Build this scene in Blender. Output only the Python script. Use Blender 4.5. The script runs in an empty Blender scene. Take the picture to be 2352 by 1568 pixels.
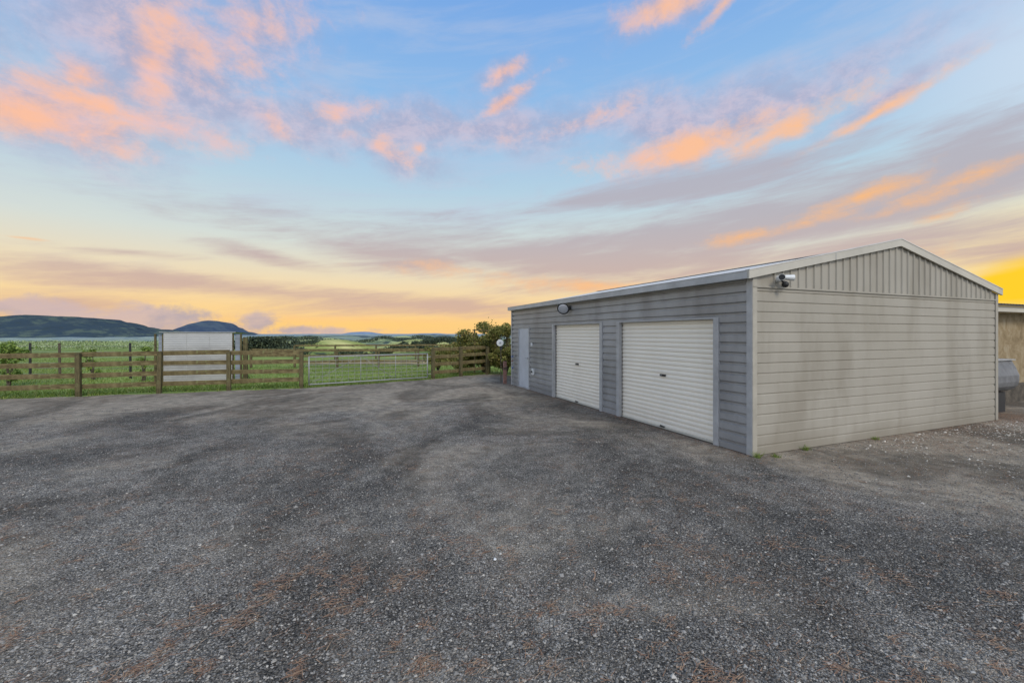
import bpy, math, random
import numpy as np
from mathutils import Vector, Matrix
random.seed(7); rng = np.random.default_rng(11)
S = bpy.context.scene
COL = S.collection
F = 986.0; CX = 1176.0; HY = 766.0; HC = 1.75
R = math.radians

# ------------------------------------------------------------------ helpers
def lin(r, g=None, b=None, a=1.0):
    if g is None: r, g, b = r
    f = lambda c: (c/255/12.92) if c/255 <= 0.04045 else ((c/255+0.055)/1.055)**2.4
    return (f(r), f(g), f(b), a)

class MB:
    def __init__(s): s.v = []; s.f = []
    def box(s, x0, x1, y0, y1, z0, z1):
        n = len(s.v)
        s.v += [(x0,y0,z0),(x1,y0,z0),(x1,y1,z0),(x0,y1,z0),(x0,y0,z1),(x1,y0,z1),(x1,y1,z1),(x0,y1,z1)]
        s.f += [tuple(n+i for i in q) for q in ((0,3,2,1),(4,5,6,7),(0,1,5,4),(1,2,6,5),(2,3,7,6),(3,0,4,7))]
        return s
    def bar(s, p, q, w, h, up=(0,0,1)):
        p = Vector(p); q = Vector(q); d = (q-p).normalized()
        u = Vector(up)
        if abs(d.dot(u)) > .98: u = Vector((0,1,0))
        a = d.cross(u).normalized()*(w/2); b = a.cross(d).normalized()*(h/2)
        n = len(s.v)
        for c in (p, q):
            s.v += [tuple(c-a-b), tuple(c+a-b), tuple(c+a+b), tuple(c-a+b)]
        s.f += [tuple(n+i for i in t) for t in ((0,1,2,3),(7,6,5,4),(0,4,5,1),(1,5,6,2),(2,6,7,3),(3,7,4,0))]
        return s
    def tube(s, p, q, r0, r1=None, k=12, cap=True):
        if r1 is None: r1 = r0
        p = Vector(p); q = Vector(q); d = (q-p).normalized()
        u = Vector((0,0,1)) if abs(d.z) < .95 else Vector((1,0,0))
        a = d.cross(u).normalized(); b = d.cross(a).normalized(); n = len(s.v)
        for c, r in ((p, r0), (q, r1)):
            for i in range(k):
                t = 2*math.pi*i/k
                s.v.append(tuple(c+a*(r*math.cos(t))+b*(r*math.sin(t))))
        for i in range(k):
            j = (i+1) % k; s.f.append((n+i, n+j, n+k+j, n+k+i))
        if cap: s.f += [tuple(n+k-1-i for i in range(k)), tuple(n+k+i for i in range(k))]
        return s
    def dome(s, c, d, r, flat=1.0, k=14, m=5, full=False):
        c = Vector(c); d = Vector(d).normalized()
        u = Vector((0,0,1)) if abs(d.z) < .95 else Vector((1,0,0))
        a = d.cross(u).normalized(); b = d.cross(a).normalized(); n = len(s.v)
        lo = -math.pi/2*0.98 if full else 0.0
        mm = m*2 if full else m
        for j in range(mm+1):
            e = lo+(math.pi/2*0.98-lo)*j/mm
            for i in range(k):
                t = 2*math.pi*i/k
                s.v.append(tuple(c+(a*math.cos(t)+b*math.sin(t))*(r*math.cos(e))+d*(r*flat*math.sin(e))))
        for j in range(mm):
            for i in range(k):
                i2 = (i+1) % k
                s.f.append((n+j*k+i, n+j*k+i2, n+(j+1)*k+i2, n+(j+1)*k+i))
        s.f.append(tuple(n+mm*k+i for i in range(k))); s.f.append(tuple(n+k-1-i for i in range(k)))
        return s
    def quad(s, *p):
        n = len(s.v); s.v += [tuple(x) for x in p]; s.f.append(tuple(range(n, n+len(p)))); return s
    def build(s, name, mat, parent=None, smooth=False, bevel=0):
        me = bpy.data.meshes.new(name); me.from_pydata(s.v, [], s.f); me.update()
        me.materials.append(mat)
        if smooth: me.polygons.foreach_set('use_smooth', [True]*len(me.polygons))
        o = bpy.data.objects.new(name, me); COL.objects.link(o)
        if parent: o.parent = parent
        if bevel:
            b = o.modifiers.new('b', 'BEVEL'); b.width = bevel; b.segments = 2; b.limit_method = 'ANGLE'
        return o

def tag(o, label=None, cat=None, group=None, kind=None):
    if label: o['label'] = label
    if cat: o['category'] = cat
    if group: o['group'] = group
    if kind: o['kind'] = kind
    return o
def empty(name, loc, rz, label, cat, group=None):
    o = bpy.data.objects.new(name, None); COL.objects.link(o)
    o.location = loc; o.rotation_euler = (0,0,rz); o.empty_display_size = .1
    return tag(o, label, cat, group)

class NT:
    def __init__(s, nt): s.nt = nt; s.n = nt.nodes; s.l = nt.links
    def node(s, t, **kw):
        n = s.n.new(t)
        for k, v in kw.items(): setattr(n, k, v)
        return n
    def put(s, sock, v):
        if isinstance(v, (int, float)): sock.default_value = v
        elif isinstance(v, (tuple, list)):
            sock.default_value = v if len(v) == len(sock.default_value) else tuple(v)[:len(sock.default_value)]
        else: s.l.new(v, sock)
    def m(s, op, a, b=None, c=None, clamp=False):
        n = s.node('ShaderNodeMath', operation=op); n.use_clamp = clamp
        s.put(n.inputs[0], a)
        if b is not None: s.put(n.inputs[1], b)
        if c is not None: s.put(n.inputs[2], c)
        return n.outputs[0]
    def ss(s, x, a, b, lo=0.0, hi=1.0, smooth=True):
        n = s.node('ShaderNodeMapRange', interpolation_type='SMOOTHSTEP' if smooth else 'LINEAR')
        s.put(n.inputs['Value'], x)
        n.inputs['From Min'].default_value = a; n.inputs['From Max'].default_value = b
        n.inputs['To Min'].default_value = lo; n.inputs['To Max'].default_value = hi
        return n.outputs['Result']
    def mix(s, f, a, b, blend='MIX'):
        n = s.node('ShaderNodeMix', data_type='RGBA', blend_type=blend)
        s.put(n.inputs[0], f); s.put(n.inputs[6], a); s.put(n.inputs[7], b)
        return n.outputs[2]
    def noise(s, vec, scale, detail=4, rough=.55, dist=0.0, col=False):
        n = s.node('ShaderNodeTexNoise'); s.l.new(vec, n.inputs['Vector'])
        n.inputs['Scale'].default_value = scale; n.inputs['Detail'].default_value = detail
        n.inputs['Roughness'].default_value = rough; n.inputs['Distortion'].default_value = dist
        return n.outputs['Color' if col else 'Fac']
    def vor(s, vec, scale, feature='F1'):
        n = s.node('ShaderNodeTexVoronoi', feature=feature); s.l.new(vec, n.inputs['Vector'])
        n.inputs['Scale'].default_value = scale
        return n
    def ramp(s, f, stops, interp='LINEAR'):
        n = s.node('ShaderNodeValToRGB'); s.put(n.inputs[0], f); cr = n.color_ramp; cr.interpolation = interp
        while len(cr.elements) < len(stops): cr.elements.new(0.5)
        for e, (p, c) in zip(cr.elements, stops): e.position = p; e.color = c if len(c) == 4 else (*c, 1)
        return n.outputs[0]
    def scalev(s, vec, sc):
        n = s.node('ShaderNodeMapping'); s.l.new(vec, n.inputs[0]); n.inputs['Scale'].default_value = sc
        return n.outputs[0]
    def bump(s, h, strength, dist):
        n = s.node('ShaderNodeBump'); s.l.new(h, n.inputs['Height'])
        n.inputs['Strength'].default_value = strength; n.inputs['Distance'].default_value = dist
        return n.outputs[0]
def material(name, rough=.6, metal=0.0, spec=.5):
    m = bpy.data.materials.new(name); m.use_nodes = True
    t = NT(m.node_tree); b = t.n['Principled BSDF']
    b.inputs['Roughness'].default_value = rough; b.inputs['Metallic'].default_value = metal
    b.inputs['Specular IOR Level'].default_value = spec
    tc = t.node('ShaderNodeTexCoord')
    return m, t, b, tc.outputs['Object']
def simple(name, col, rough=.6, metal=0.0, var=.15, scale=6.0, spec=.5, bump=0.0):
    m, t, b, oc = material(name, rough, metal, spec)
    n = t.noise(oc, scale, 4, .65)
    c2 = tuple(max(0, c*(1-var*1.6)) for c in col[:3]); c3 = tuple(min(1, c*(1+var)) for c in col[:3])
    t.put(b.inputs['Base Color'], t.ramp(n, [(.3, c2), (.7, c3)]))
    if bump: t.put(b.inputs['Normal'], t.bump(t.noise(oc, scale*8, 4), bump, .01))
    return m

# ------------------------------------------------------------------ materials
def clad_mat(name, base, dirt, pale, low_dirt=.5, rough=.5, amt=1.0):
    m, t, b, oc = material(name, rough, 0, .4)
    big = t.noise(oc, .8, 4, .6, .4)
    soft = t.noise(t.scalev(oc, (1.6, 1.6, .45)), 1.0, 4, .6)
    fine = t.noise(oc, 55, 3, .7)
    c = t.mix(t.ss(big, .35, .7, 0, .6*amt), base, pale)
    c = t.mix(t.ss(soft, .42, .72, 0, .6*amt), c, dirt)
    c = t.mix(t.ss(fine, .55, .75, 0, .12), c, dirt)
    sx = t.node('ShaderNodeSeparateXYZ'); t.l.new(oc, sx.inputs[0])
    lowm = t.ss(t.m('ADD', sx.outputs[2], t.m('MULTIPLY', t.m('SUBTRACT', big, .5), .6)), .40, 0, 0, low_dirt)
    c = t.mix(lowm, c, dirt)
    t.put(b.inputs['Base Color'], c)
    t.put(b.inputs['Roughness'], t.ss(big, .3, .7, rough*.8, rough*1.2))
    return m
M_gable = clad_mat('painted_steel_lit_beige', (.315,.292,.242,1), (.22,.196,.152,1), (.37,.347,.295,1), .6)  # warm light on the gable put into its cladding colour
M_front = clad_mat('painted_steel_shade_grey', (.275,.272,.265,1), (.17,.166,.16,1), (.42,.415,.405,1), .4, .36)  # same cladding as the gable, its shaded side coloured greyer
M_trim = simple('cream_trim', (.46,.435,.37), .45, 0, .08, 1.5)
M_cornerg = simple('corner_beige', (.37,.345,.285), .5, 0, .14, 2.5)
M_trimgrey = simple('grey_trim', (.37,.37,.365), .4, 0, .12, 4)
M_gutter = simple('gutter_grey', (.40,.405,.40), .4, 0, .12, 3)
M_roof = simple('roof_white', (.56,.55,.52), .7, 0, .08, 2, .2)
M_roller = clad_mat('roller_cream', (.80,.745,.64,1), (.62,.57,.48,1), (.83,.79,.70,1), .4, .45, .35)
M_door = simple('door_pale', (.45,.47,.50), .45, 0, .08, 2)
M_dark = simple('dark_plastic', (.02,.021,.024), .4, 0, .2, 8)
M_black = simple('black_rubber', (.012,.012,.012), .6, 0, .2, 8)
M_white = simple('white_plastic', (.66,.67,.65), .35, 0, .06, 8)
M_lens = simple('lens_grey', (.38,.40,.43), .12, 0, .05, 8)
M_galv = simple('galvanised', (.30,.305,.30), .6, .1, .2, 20)
M_wire = simple('dull_wire', (.26,.26,.24), .6, .1, .2, 20)
M_steel = simple('dull_grey_metal', (.15,.152,.155), .65, 0, .25, 4)
M_rust = simple('rust_red', (.25,.09,.05), .7, 0, .3, 14)
M_pink = simple('faded_red', (.26,.14,.11), .7, 0, .3, 14)
M_blue = simple('valve_blue', (.03,.12,.4), .4, 0, .1, 8)
M_conc = simple('concrete', (.09,.075,.055), .9, 0, .35, 6, bump=.4)

def timber(name, a, b_, g):
    m, t, b, oc = material(name, .85, 0, .2)
    n = t.noise(oc, 4.5, 4, .6)
    sg = t.noise(t.scalev(oc, (60, 60, 4)), 1.0, 4, .65, .4)
    c = t.mix(t.ss(n, .35, .65), a, b_)
    c = t.mix(t.ss(sg, .4, .7, 0, .6), c, tuple(x*.35 for x in a[:3])+(1,))
    lich = t.noise(oc, 9, 5, .7)
    c = t.mix(t.ss(lich, .54, .66, 0, .7), c, g)
    t.put(b.inputs['Base Color'], c)
    t.put(b.inputs['Normal'], t.bump(sg, .5, .01))
    return m
M_rail = timber('weathered_rail', (.12,.093,.043,1), (.215,.175,.085,1), (.185,.20,.085,1))
M_post = timber('weathered_post', (.085,.072,.036,1), (.15,.125,.063,1), (.14,.155,.062,1))

def gravel_material():
    m, t, b, oc = material('gravel', .9, 0, .2)
    warp = t.node('ShaderNodeVectorMath', operation='MULTIPLY_ADD')
    t.l.new(t.noise(oc, 35, 2, .6, 0, True), warp.inputs[0]); warp.inputs[1].default_value = (.018,.018,.018); t.l.new(oc, warp.inputs[2])
    wv = warp.outputs[0]
    v1 = t.vor(wv, 74); v2 = t.vor(wv, 150)
    s1 = t.node('ShaderNodeSeparateColor'); t.l.new(v1.outputs['Color'], s1.inputs[0])
    s2 = t.node('ShaderNodeSeparateColor'); t.l.new(v2.outputs['Color'], s2.inputs[0])
    c1 = t.ramp(s1.outputs[0], [(0,(.065,.061,.055)),(.35,(.155,.147,.134)),(.7,(.25,.237,.213)),(.92,(.36,.338,.30)),(1,(.50,.47,.41))])
    c2 = t.ramp(s2.outputs[1], [(0,(.075,.067,.056)),(.5,(.175,.16,.137)),(.85,(.28,.255,.21)),(1,(.42,.38,.315))])
    c = t.mix(t.ss(s1.outputs[2], .42, .46), c1, c2)
    c = t.mix(1.0, c, t.ss(v1.outputs['Distance'], .35, .75, 1.10, .34), 'MULTIPLY')  # gaps between stones darkened in the colour, standing for crevice shade
    dn = t.noise(oc, .33, 5, .62, .6)
    fine = t.noise(oc, 120, 3, .8)
    dust = t.ramp(fine, [(.3,(.16,.133,.096)),(.5,(.26,.22,.165)),(.7,(.40,.35,.27))])
    sx = t.node('ShaderNodeSeparateXYZ'); t.l.new(oc, sx.inputs[0])
    far = t.ss(t.m('ADD', sx.outputs[1], t.m('MULTIPLY', sx.outputs[0], -.32)), 9.5, 14.5, 0, .28)
    dw = t.m('ADD', t.m('MULTIPLY', t.m('SUBTRACT', sx.outputs[0], 3.43), -.3727), t.m('MULTIPLY', t.m('SUBTRACT', sx.outputs[1], 6.12), .928))
    strip = t.m('MULTIPLY', t.ss(dw, -1.7, -.4, 0, .26), t.ss(sx.outputs[0], 3.0, 4.5))
    near = t.m('ADD', strip, t.ss(t.m('ADD', sx.outputs[0], t.m('MULTIPLY', sx.outputs[1], .2)), 2.2, 6.5, 0, .11))
    c = t.mix(t.ss(t.m('ADD', t.m('ADD', dn, far), near), .46, .66, 0, .72), c, dust)
    pn = t.noise(t.scalev(oc, (.5, .32, 1)), 1.0, 5, .62, .9)
    c = t.mix(1.0, c, t.ss(pn, .36, .60, .58, 1.30), 'MULTIPLY')
    mid = t.noise(oc, 4.5, 5, .70); c = t.mix(1.0, c, t.ss(mid, .3, .7, .68, 1.32), 'MULTIPLY')
    ln = t.noise(oc, 1.0, 4, .70, .5); l2 = t.noise(t.scalev(oc, (42, 16, 1)), 1.0, 3, .7, 2.0)
    c = t.mix(t.m('MULTIPLY', t.ss(ln, .44, .64), t.ss(l2, .52, .62, 0, .55)), c, (.26,.155,.09,1))
    t.put(b.inputs['Base Color'], c)
    h = t.m('ADD', t.m('MULTIPLY', v1.outputs['Distance'], -1.0), t.m('MULTIPLY', v2.outputs['Distance'], -.4))
    t.put(b.inputs['Normal'], t.bump(h, 1.0, .015))
    return m
M_gravel = gravel_material()

def island_mat(name, stops, rough=.8, transl=0.0):
    m, t, b, oc = material(name, rough, 0, .25)
    g = t.node('ShaderNodeNewGeometry')
    c = t.ramp(g.outputs['Random Per Island'], stops)
    t.put(b.inputs['Base Color'], c)
    if transl:
        tr = t.node('ShaderNodeBsdfTranslucent'); t.put(tr.inputs[0], c)
        mx = t.node('ShaderNodeMixShader'); mx.inputs[0].default_value = transl
        t.l.new(b.outputs[0], mx.inputs[1]); t.l.new(tr.outputs[0], mx.inputs[2])
        t.l.new(mx.outputs[0], t.n['Material Output'].inputs[0])
    return m
M_stone = island_mat('loose_stones', [(0,(.06,.057,.052)),(.4,(.14,.134,.123)),(.75,(.235,.223,.20)),(.94,(.33,.31,.275)),(1,(.48,.45,.39))])
M_needle = island_mat('dry_needles', [(0,(.14,.08,.05)),(.5,(.25,.14,.085)),(1,(.36,.25,.155))])
M_grass = island_mat('grass_blades', [(0,(.08,.13,.022)),(.5,(.16,.24,.04)),(.85,(.25,.31,.075)),(1,(.36,.33,.15))], .7, .3)
M_leafA = island_mat('shrub_leaves', [(0,(.07,.085,.022)),(.5,(.18,.19,.045)),(.85,(.32,.30,.085)),(1,(.38,.26,.11))], .6, .3)
M_leafB = island_mat('sapling_leaves', [(0,(.08,.14,.03)),(.5,(.18,.27,.05)),(1,(.32,.40,.10))], .6, .3)
M_leafC = island_mat('woodland_leaves', [(0,(.03,.045,.03)),(.6,(.05,.07,.042)),(1,(.085,.105,.05))], .8)
M_leafD = island_mat('orchard_leaves', [(0,(.16,.23,.09)),(.5,(.27,.35,.15)),(1,(.42,.46,.27))], .8)
M_bark = simple('bark', (.09,.07,.05), .9, 0, .3, 12)

def terrain_material():
    m, t, b, oc = material('pasture', .9, 0, .15)
    ln = t.node('ShaderNodeVectorMath', operation='LENGTH'); t.l.new(oc, ln.inputs[0]); d = ln.outputs['Value']
    n1 = t.noise(oc, .012, 5, .6, .5); n2 = t.noise(oc, .35, 5, .65); n3 = t.noise(oc, 8, 4, .7)
    near = t.mix(t.ss(n2, .35, .65), (.10,.16,.028,1), (.21,.29,.058,1))
    near = t.mix(t.ss(n3, .4, .7, 0, .5), near, (.25,.25,.10,1))
    far = t.mix(t.ss(n1, .4, .58), (.12,.17,.045,1), (.33,.37,.13,1))
    far = t.mix(t.ss(t.noise(oc, .010, 6, .7), .50, .56, 0, .85), far, (.05,.07,.038,1))
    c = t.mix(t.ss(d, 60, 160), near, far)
    haze_tint = t.m('SUBTRACT', 1.0, t.m('POWER', 2.718, t.m('DIVIDE', d, -4200.0)))
    c = t.mix(t.m('MULTIPLY', haze_tint, .95), c, (.24,.32,.42,1))  # blue distance haze mixed into the ground colour
    t.put(b.inputs['Base Color'], c)
    return m
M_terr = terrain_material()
def hill_mat(name, a, b2, sc=.006, lo=.42, hi=.62, c3=None, t3=.53):  # farther hills get bluer base colours that stand for haze
    m, t, b, oc = material(name, .95, 0, .1)
    n = t.noise(oc, sc, 6, .68, .3)
    c = t.mix(t.ss(n, lo, hi), a, b2)
    if c3: c = t.mix(t.ss(t.noise(oc, sc*2.3, 5, .7, .6), t3, t3+.04), c, c3)
    t.put(b.inputs['Base Color'], c); return m
M_hill1 = hill_mat('mountain_bush', (.034,.056,.074,1), (.08,.11,.09,1), .009, .46, .62, (.036,.056,.065,1))  # bush colour with blue distance haze mixed in
M_hill2 = hill_mat('peak_haze_blue', (.042,.066,.108,1), (.07,.10,.13,1))  # the blue is distance haze put into the base colour
M_hill3 = hill_mat('far_range', (.17,.23,.33,1), (.22,.29,.36,1))  # pale blue haze of the farthest range set as base colour

# ------------------------------------------------------------------ terrain
def vn(x, y, seed=0):
    xi = np.floor(x); yi = np.floor(y); fx = x-xi; fy = y-yi
    fx = fx*fx*(3-2*fx); fy = fy*fy*(3-2*fy)
    def h(a, b):
        v = np.sin(a*127.1+b*311.7+seed*74.7)*43758.5453; return v-np.floor(v)
    return (h(xi,yi)*(1-fx)+h(xi+1,yi)*fx)*(1-fy)+(h(xi,yi+1)*(1-fx)+h(xi+1,yi+1)*fx)*fy
def fbm(x, y, seed=0, o=4):
    a = 0.5; s = 0
    for i in range(o): s = s+a*vn(x*2**i, y*2**i, seed+i); a /= 2
    return s
def sm(a, b, x):
    t = np.clip((x-a)/(b-a), 0, 1); return t*t*(3-2*t)
def H(x, y):
    x = np.asarray(x, float); y = np.asarray(y, float)
    left = sm(3, -5, x+.64*y)
    d0 = 40+45*left
    z = -.035-.30*sm(18, 27, y)*(1-.4*left)
    z = z-24*sm(0, 1, (y-d0)/120)
    z = z+9*(fbm(x/110, y/90, 3)-.47)*sm(0, 1, (y-d0-30)/150)*1.2
    z = z+16*sm(900, 5000, y)+18*(fbm(x/800, y/900, 9)-.55)*sm(1200, 4000, y)
    return z
nr, na = 240, 400
rad = np.concatenate([[0.0], 2.0*(7500)**(np.arange(nr)/(nr-1))])
aa = np.linspace(0, 2*np.pi, na, endpoint=False)
RR, AA = np.meshgrid(rad[1:], aa, indexing='ij')
X = RR*np.sin(AA); Y = RR*np.cos(AA); Z = H(X, Y)
V = np.concatenate([[[0,0,-.035]], np.stack([X,Y,Z],-1).reshape(-1,3)])
faces = [(0, 1+(i+1) % na, 1+i) for i in range(na)]
for r in range(nr-1):
    o0 = 1+r*na; o1 = o0+na
    for i in range(na):
        j = (i+1) % na; faces.append((o0+i, o0+j, o1+j, o1+i))
me = bpy.data.meshes.new('ground'); me.from_pydata(V.tolist(), [], faces); me.update(); me.materials.append(M_terr)
me.polygons.foreach_set('use_smooth', [True]*len(me.polygons))
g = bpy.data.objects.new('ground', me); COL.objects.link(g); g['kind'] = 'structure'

outline = [(-40,4.2),(-24,8.2),(-18,10.0),(-14,11.35),(-12.2,11.95),(-10.5,12.6),(-8.8,13.05),(-6.9,13.7),(-5,15.0),(-3.1,16.5),(-1.9,17.9),(-.6,18.6),(.6,17.5),(8,17.5),(14,14),(40,14),(40,-25),(-40,-25)]
pts = []
for i, p in enumerate(outline):
    q = outline[(i+1) % len(outline)]; L = math.dist(p, q); n = max(1, int(L/.12)) if i < 13 else 1
    for k in range(n):
        f = k/n; x = p[0]+(q[0]-p[0])*f; y = p[1]+(q[1]-p[1])*f
        if i < 13 and not (i == 0 and k == 0): y += .5*(float(fbm(np.array(x/.6), np.array(y/.6), 21))-.47)
        pts.append((x, y, 0.0))
mb = MB(); mb.quad(*pts); gy = mb.build('gravel_yard', M_gravel); gy['kind'] = 'structure'

def ridge(name, prof, D, W, base, mat, nz=.12, seed=0, crag=0.0):
    xs = np.array([(p[0]-CX)/F*D for p in prof]); zs = np.array([(HY-p[1])/F*D+HC for p in prof])
    nx, ny = 300, 36
    gx = np.linspace(xs[0], xs[-1], nx); gz = np.interp(gx, xs, zs)
    ks = 5 if crag else 21
    k = np.ones(ks)/ks; gz = np.convolve(np.pad(gz, ks//2, 'edge'), k, 'valid')
    gz = gz+crag*(fbm(gx/(D*.022), gx*0+seed, seed, 5)-.47)*D/F
    b = np.linspace(-1, 1, ny)
    GX, B = np.meshgrid(gx, b, indexing='ij'); GZ = np.repeat(gz[:,None], ny, 1)
    prof2 = (1-np.abs(B)**1.6)
    n = fbm(GX/(W*.35), B*3, seed)-.47
    Zz = base+(GZ-base)*np.clip(prof2+n*nz*4*np.abs(B)*(1-np.abs(B))*2, 0, 1.0)
    Zz += (fbm(GX/(W*.06), B*8, seed+5)-.47)*(GZ-base)*.06*prof2*(1 if crag else 0)
    Yy = D+B*W+n*W*.3
    V = np.stack([GX, Yy, Zz], -1).reshape(-1, 3).tolist()
    fs = [(i*ny+j, (i+1)*ny+j, (i+1)*ny+j+1, i*ny+j+1) for i in range(nx-1) for j in range(ny-1)]
    me = bpy.data.meshes.new(name); me.from_pydata(V, [], fs); me.update(); me.materials.append(mat)
    me.polygons.foreach_set('use_smooth', [True]*len(me.polygons))
    o = bpy.data.objects.new(name, me); COL.objects.link(o); o['kind'] = 'structure'; return o
ridge('hills', [(-500,770),(-300,745),(-150,730),(-40,738),(0,735),(22,727),(45,725),(60,722),(85,721),(100,724),(130,729),(150,727),(178,729),(205,734),(240,735),(262,737),(290,743),(315,751),(330,752),(350,758),(380,763),(410,770),(450,790)], 3000, 900, -70, M_hill1, .3, 1, 9)
ridge('hills', [(330,790),(370,769),(400,766),(425,763),(445,757),(460,749),(472,741),(482,736),(492,737),(503,744),(516,750),(530,757),(548,760),(568,766),(590,770),(640,777),(690,790)], 3900, 700, -80, M_hill2, .15, 4, 3)
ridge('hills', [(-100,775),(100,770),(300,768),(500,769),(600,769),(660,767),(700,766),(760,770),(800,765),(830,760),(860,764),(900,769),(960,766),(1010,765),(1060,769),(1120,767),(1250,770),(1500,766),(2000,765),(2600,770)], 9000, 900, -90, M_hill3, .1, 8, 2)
ridge('hills', [(-400,787),(-100,783),(60,784),(200,784),(380,780),(520,778),(600,775),(640,771),(700,773),(740,769),(820,771),(900,775),(980,768),(1050,772),(1150,776),(1300,785)], 2400, 500, -50, hill_mat('near_range', (.06,.09,.10,1), (.19,.24,.18,1), .006, .45, .55), .15, 12, 5)  # bluish haze tint included in the range colours
G3 = (.04,.058,.035,1)
ridge('hills', [(500,800),(560,781),(640,778),(700,772),(760,776),(820,784),(870,776),(930,771),(990,779),(1050,773),(1100,776),(1200,782),(1300,800)], 1300, 260, -45, hill_mat('valley_hills', (.13,.18,.09,1), (.34,.38,.17,1), .009, .45, .55, (.055,.078,.065,1), .50), .1, 22, 2)
ridge('hills', [(590,825),(650,800),(700,788),(745,780),(790,780),(830,787),(870,800),(920,816),(960,825)], 420, 90, -30, hill_mat('pale_hill', (.24,.28,.08,1), (.50,.48,.19,1), .02, .4, .6, G3, .57), .1, 31, 0)
ridge('hills', [(780,820),(850,802),(900,788),(945,779),(990,779),(1040,788),(1100,800),(1200,815)], 640, 130, -42, hill_mat('mid_hill', (.17,.22,.07,1), (.43,.43,.17,1), .015, .4, .6, G3, .55), .1, 37, 0)
ridge('hills', [(560,830),(640,812),(720,806),(800,808),(880,814),(960,806),(1040,800),(1120,806),(1200,820)], 190, 45, -18, hill_mat('near_slope', (.10,.15,.04,1), (.28,.32,.10,1), .04, .4, .6, G3, .53), .1, 41, 0)

# ------------------------------------------------------------------ leaf / blade scatter
def leaf_mesh(name, mat, C, size, parent=None, flat=.0, aspect=.5):
    C = np.asarray(C, float); n = len(C)
    a = rng.normal(size=(n,3)); a[:,2] *= (1-flat); a /= np.linalg.norm(a, axis=1)[:,None]
    b = np.cross(a, rng.normal(size=(n,3))); b /= np.linalg.norm(b, axis=1)[:,None]
    s = (np.asarray(size)*rng.uniform(.6, 1.4, n))[:,None]
    P = np.stack([C-a*s, C+b*s*aspect, C+a*s, C-b*s*aspect], 1).reshape(-1,3)
    fs = np.arange(n*4).reshape(-1,4).tolist()
    me = bpy.data.meshes.new(name); me.from_pydata(P.tolist(), [], fs); me.update(); me.materials.append(mat)
    o = bpy.data.objects.new(name, me); COL.objects.link(o)
    if parent: o.parent = parent
    return o
def blades(name, mat, B, h, w, lean=.4, parent=None):
    B = np.asarray(B, float); n = len(B)
    th = rng.uniform(0, 2*np.pi, n); hh = h*rng.uniform(.5, 1.3, n); ww = w*rng.uniform(.6, 1.3, n)
    dx = np.stack([np.cos(th), np.sin(th), 0*th], 1)
    ln = rng.normal(size=(n,3))*lean; ln[:,2] = 1
    tip = B+ln*hh[:,None]
    P = np.stack([B-dx*ww[:,None]/2, B+dx*ww[:,None]/2, tip], 1).reshape(-1,3)
    me = bpy.data.meshes.new(name); me.from_pydata(P.tolist(), [], np.arange(n*3).reshape(-1,3).tolist()); me.update(); me.materials.append(mat)
    o = bpy.data.objects.new(name, me); COL.objects.link(o)
    if parent: o.parent = parent
    return o

FP = [(-19.2,9.75),(-17.4,10.4),(-15.7,11.0),(-14.0,11.55),(-12.27,12.15),(-10.57,12.85),(-8.85,13.42),(-6.85,13.95)]
FQ = [(-3.05,16.6),(-2.1,17.6),(-1.1,18.75)]
line = FP+FQ
B = []
for i in range(len(line)-1):
    p, q = np.array(line[i]), np.array(line[i+1]); L = np.linalg.norm(q-p); n = int(L*560)
    d = (q-p)/L; nrm = np.array([-d[1], d[0]])
    f = rng.uniform(0, 1, n)[:,None]; off = (rng.exponential(1.0, n)-.16)[:,None]
    keep = (fbm((p[0]+(q-p)[0]*f[:,0])/.7, off[:,0]/.7, 33) > .40) | (off[:,0] > .3)
    pp = p+(q-p)*f+nrm*off; B.append(pp[keep])
n = 40000
yy = rng.uniform(12, 34, n); xx = rng.uniform(-1.28, .02, n)*yy
lx = np.array([p[0] for p in line]); ly = np.array([p[1] for p in line])
ok = yy > np.interp(xx, lx, ly)+.1
B.append(np.stack([xx, yy], 1)[ok]); B = np.concatenate(B)
Bz = H(B[:,0], B[:,1])
o = blades('grass', M_grass, np.column_stack([B, Bz]), .09, .022, .5); tag(o, 'green paddock grass growing under and behind the timber fence', 'grass', kind='stuff')

def stones(n, ylo, yhi, s0, s1, name, label, mat, region=None):
    if region is None:
        u = rng.uniform(0, 1, n); yy = ylo*(yhi/ylo)**u; xx = rng.uniform(-1.25, 1.25, n)*yy
    else: xx, yy = region
    dx = xx-3.43; dy = yy-6.12; s_ = dx*.928+dy*.3727; t_ = -dx*.3727+dy*.928
    k = ~((s_ > -.02) & (t_ > -.02)); xx = xx[k]; yy = yy[k]; n = len(xx)
    base = np.array([[1,0,0],[0,1,0],[-1,0,0],[0,-1,0],[0,0,1],[0,0,-1]], float)
    sz = rng.uniform(s0, s1, (n,1,1))*np.exp(rng.normal(0, .28, (n,1,1)))
    P = base[None]*sz*rng.uniform(.6, 1.3, (n,6,1)); P[:,:,2] *= .6
    P += rng.normal(0, .18, P.shape)*sz
    th = rng.uniform(0, 6.28, n); c, s = np.cos(th)[:,None], np.sin(th)[:,None]
    Px = P[:,:,0]*c-P[:,:,1]*s; Py = P[:,:,0]*s+P[:,:,1]*c
    P = np.stack([Px+xx[:,None], Py+yy[:,None], P[:,:,2]+sz[:,:,0]*.18], -1).reshape(-1,3)
    f = np.array([[0,1,4],[1,2,4],[2,3,4],[3,0,4],[1,0,5],[2,1,5],[3,2,5],[0,3,5]])
    fs = (f[None]+6*np.arange(n)[:,None,None]).reshape(-1,3)
    me = bpy.data.meshes.new(name); me.from_pydata(P.tolist(), [], fs.tolist()); me.update(); me.materials.append(mat)
    o = bpy.data.objects.new(name, me); COL.objects.link(o); return tag(o, label, 'gravel', kind='stuff')
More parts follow.
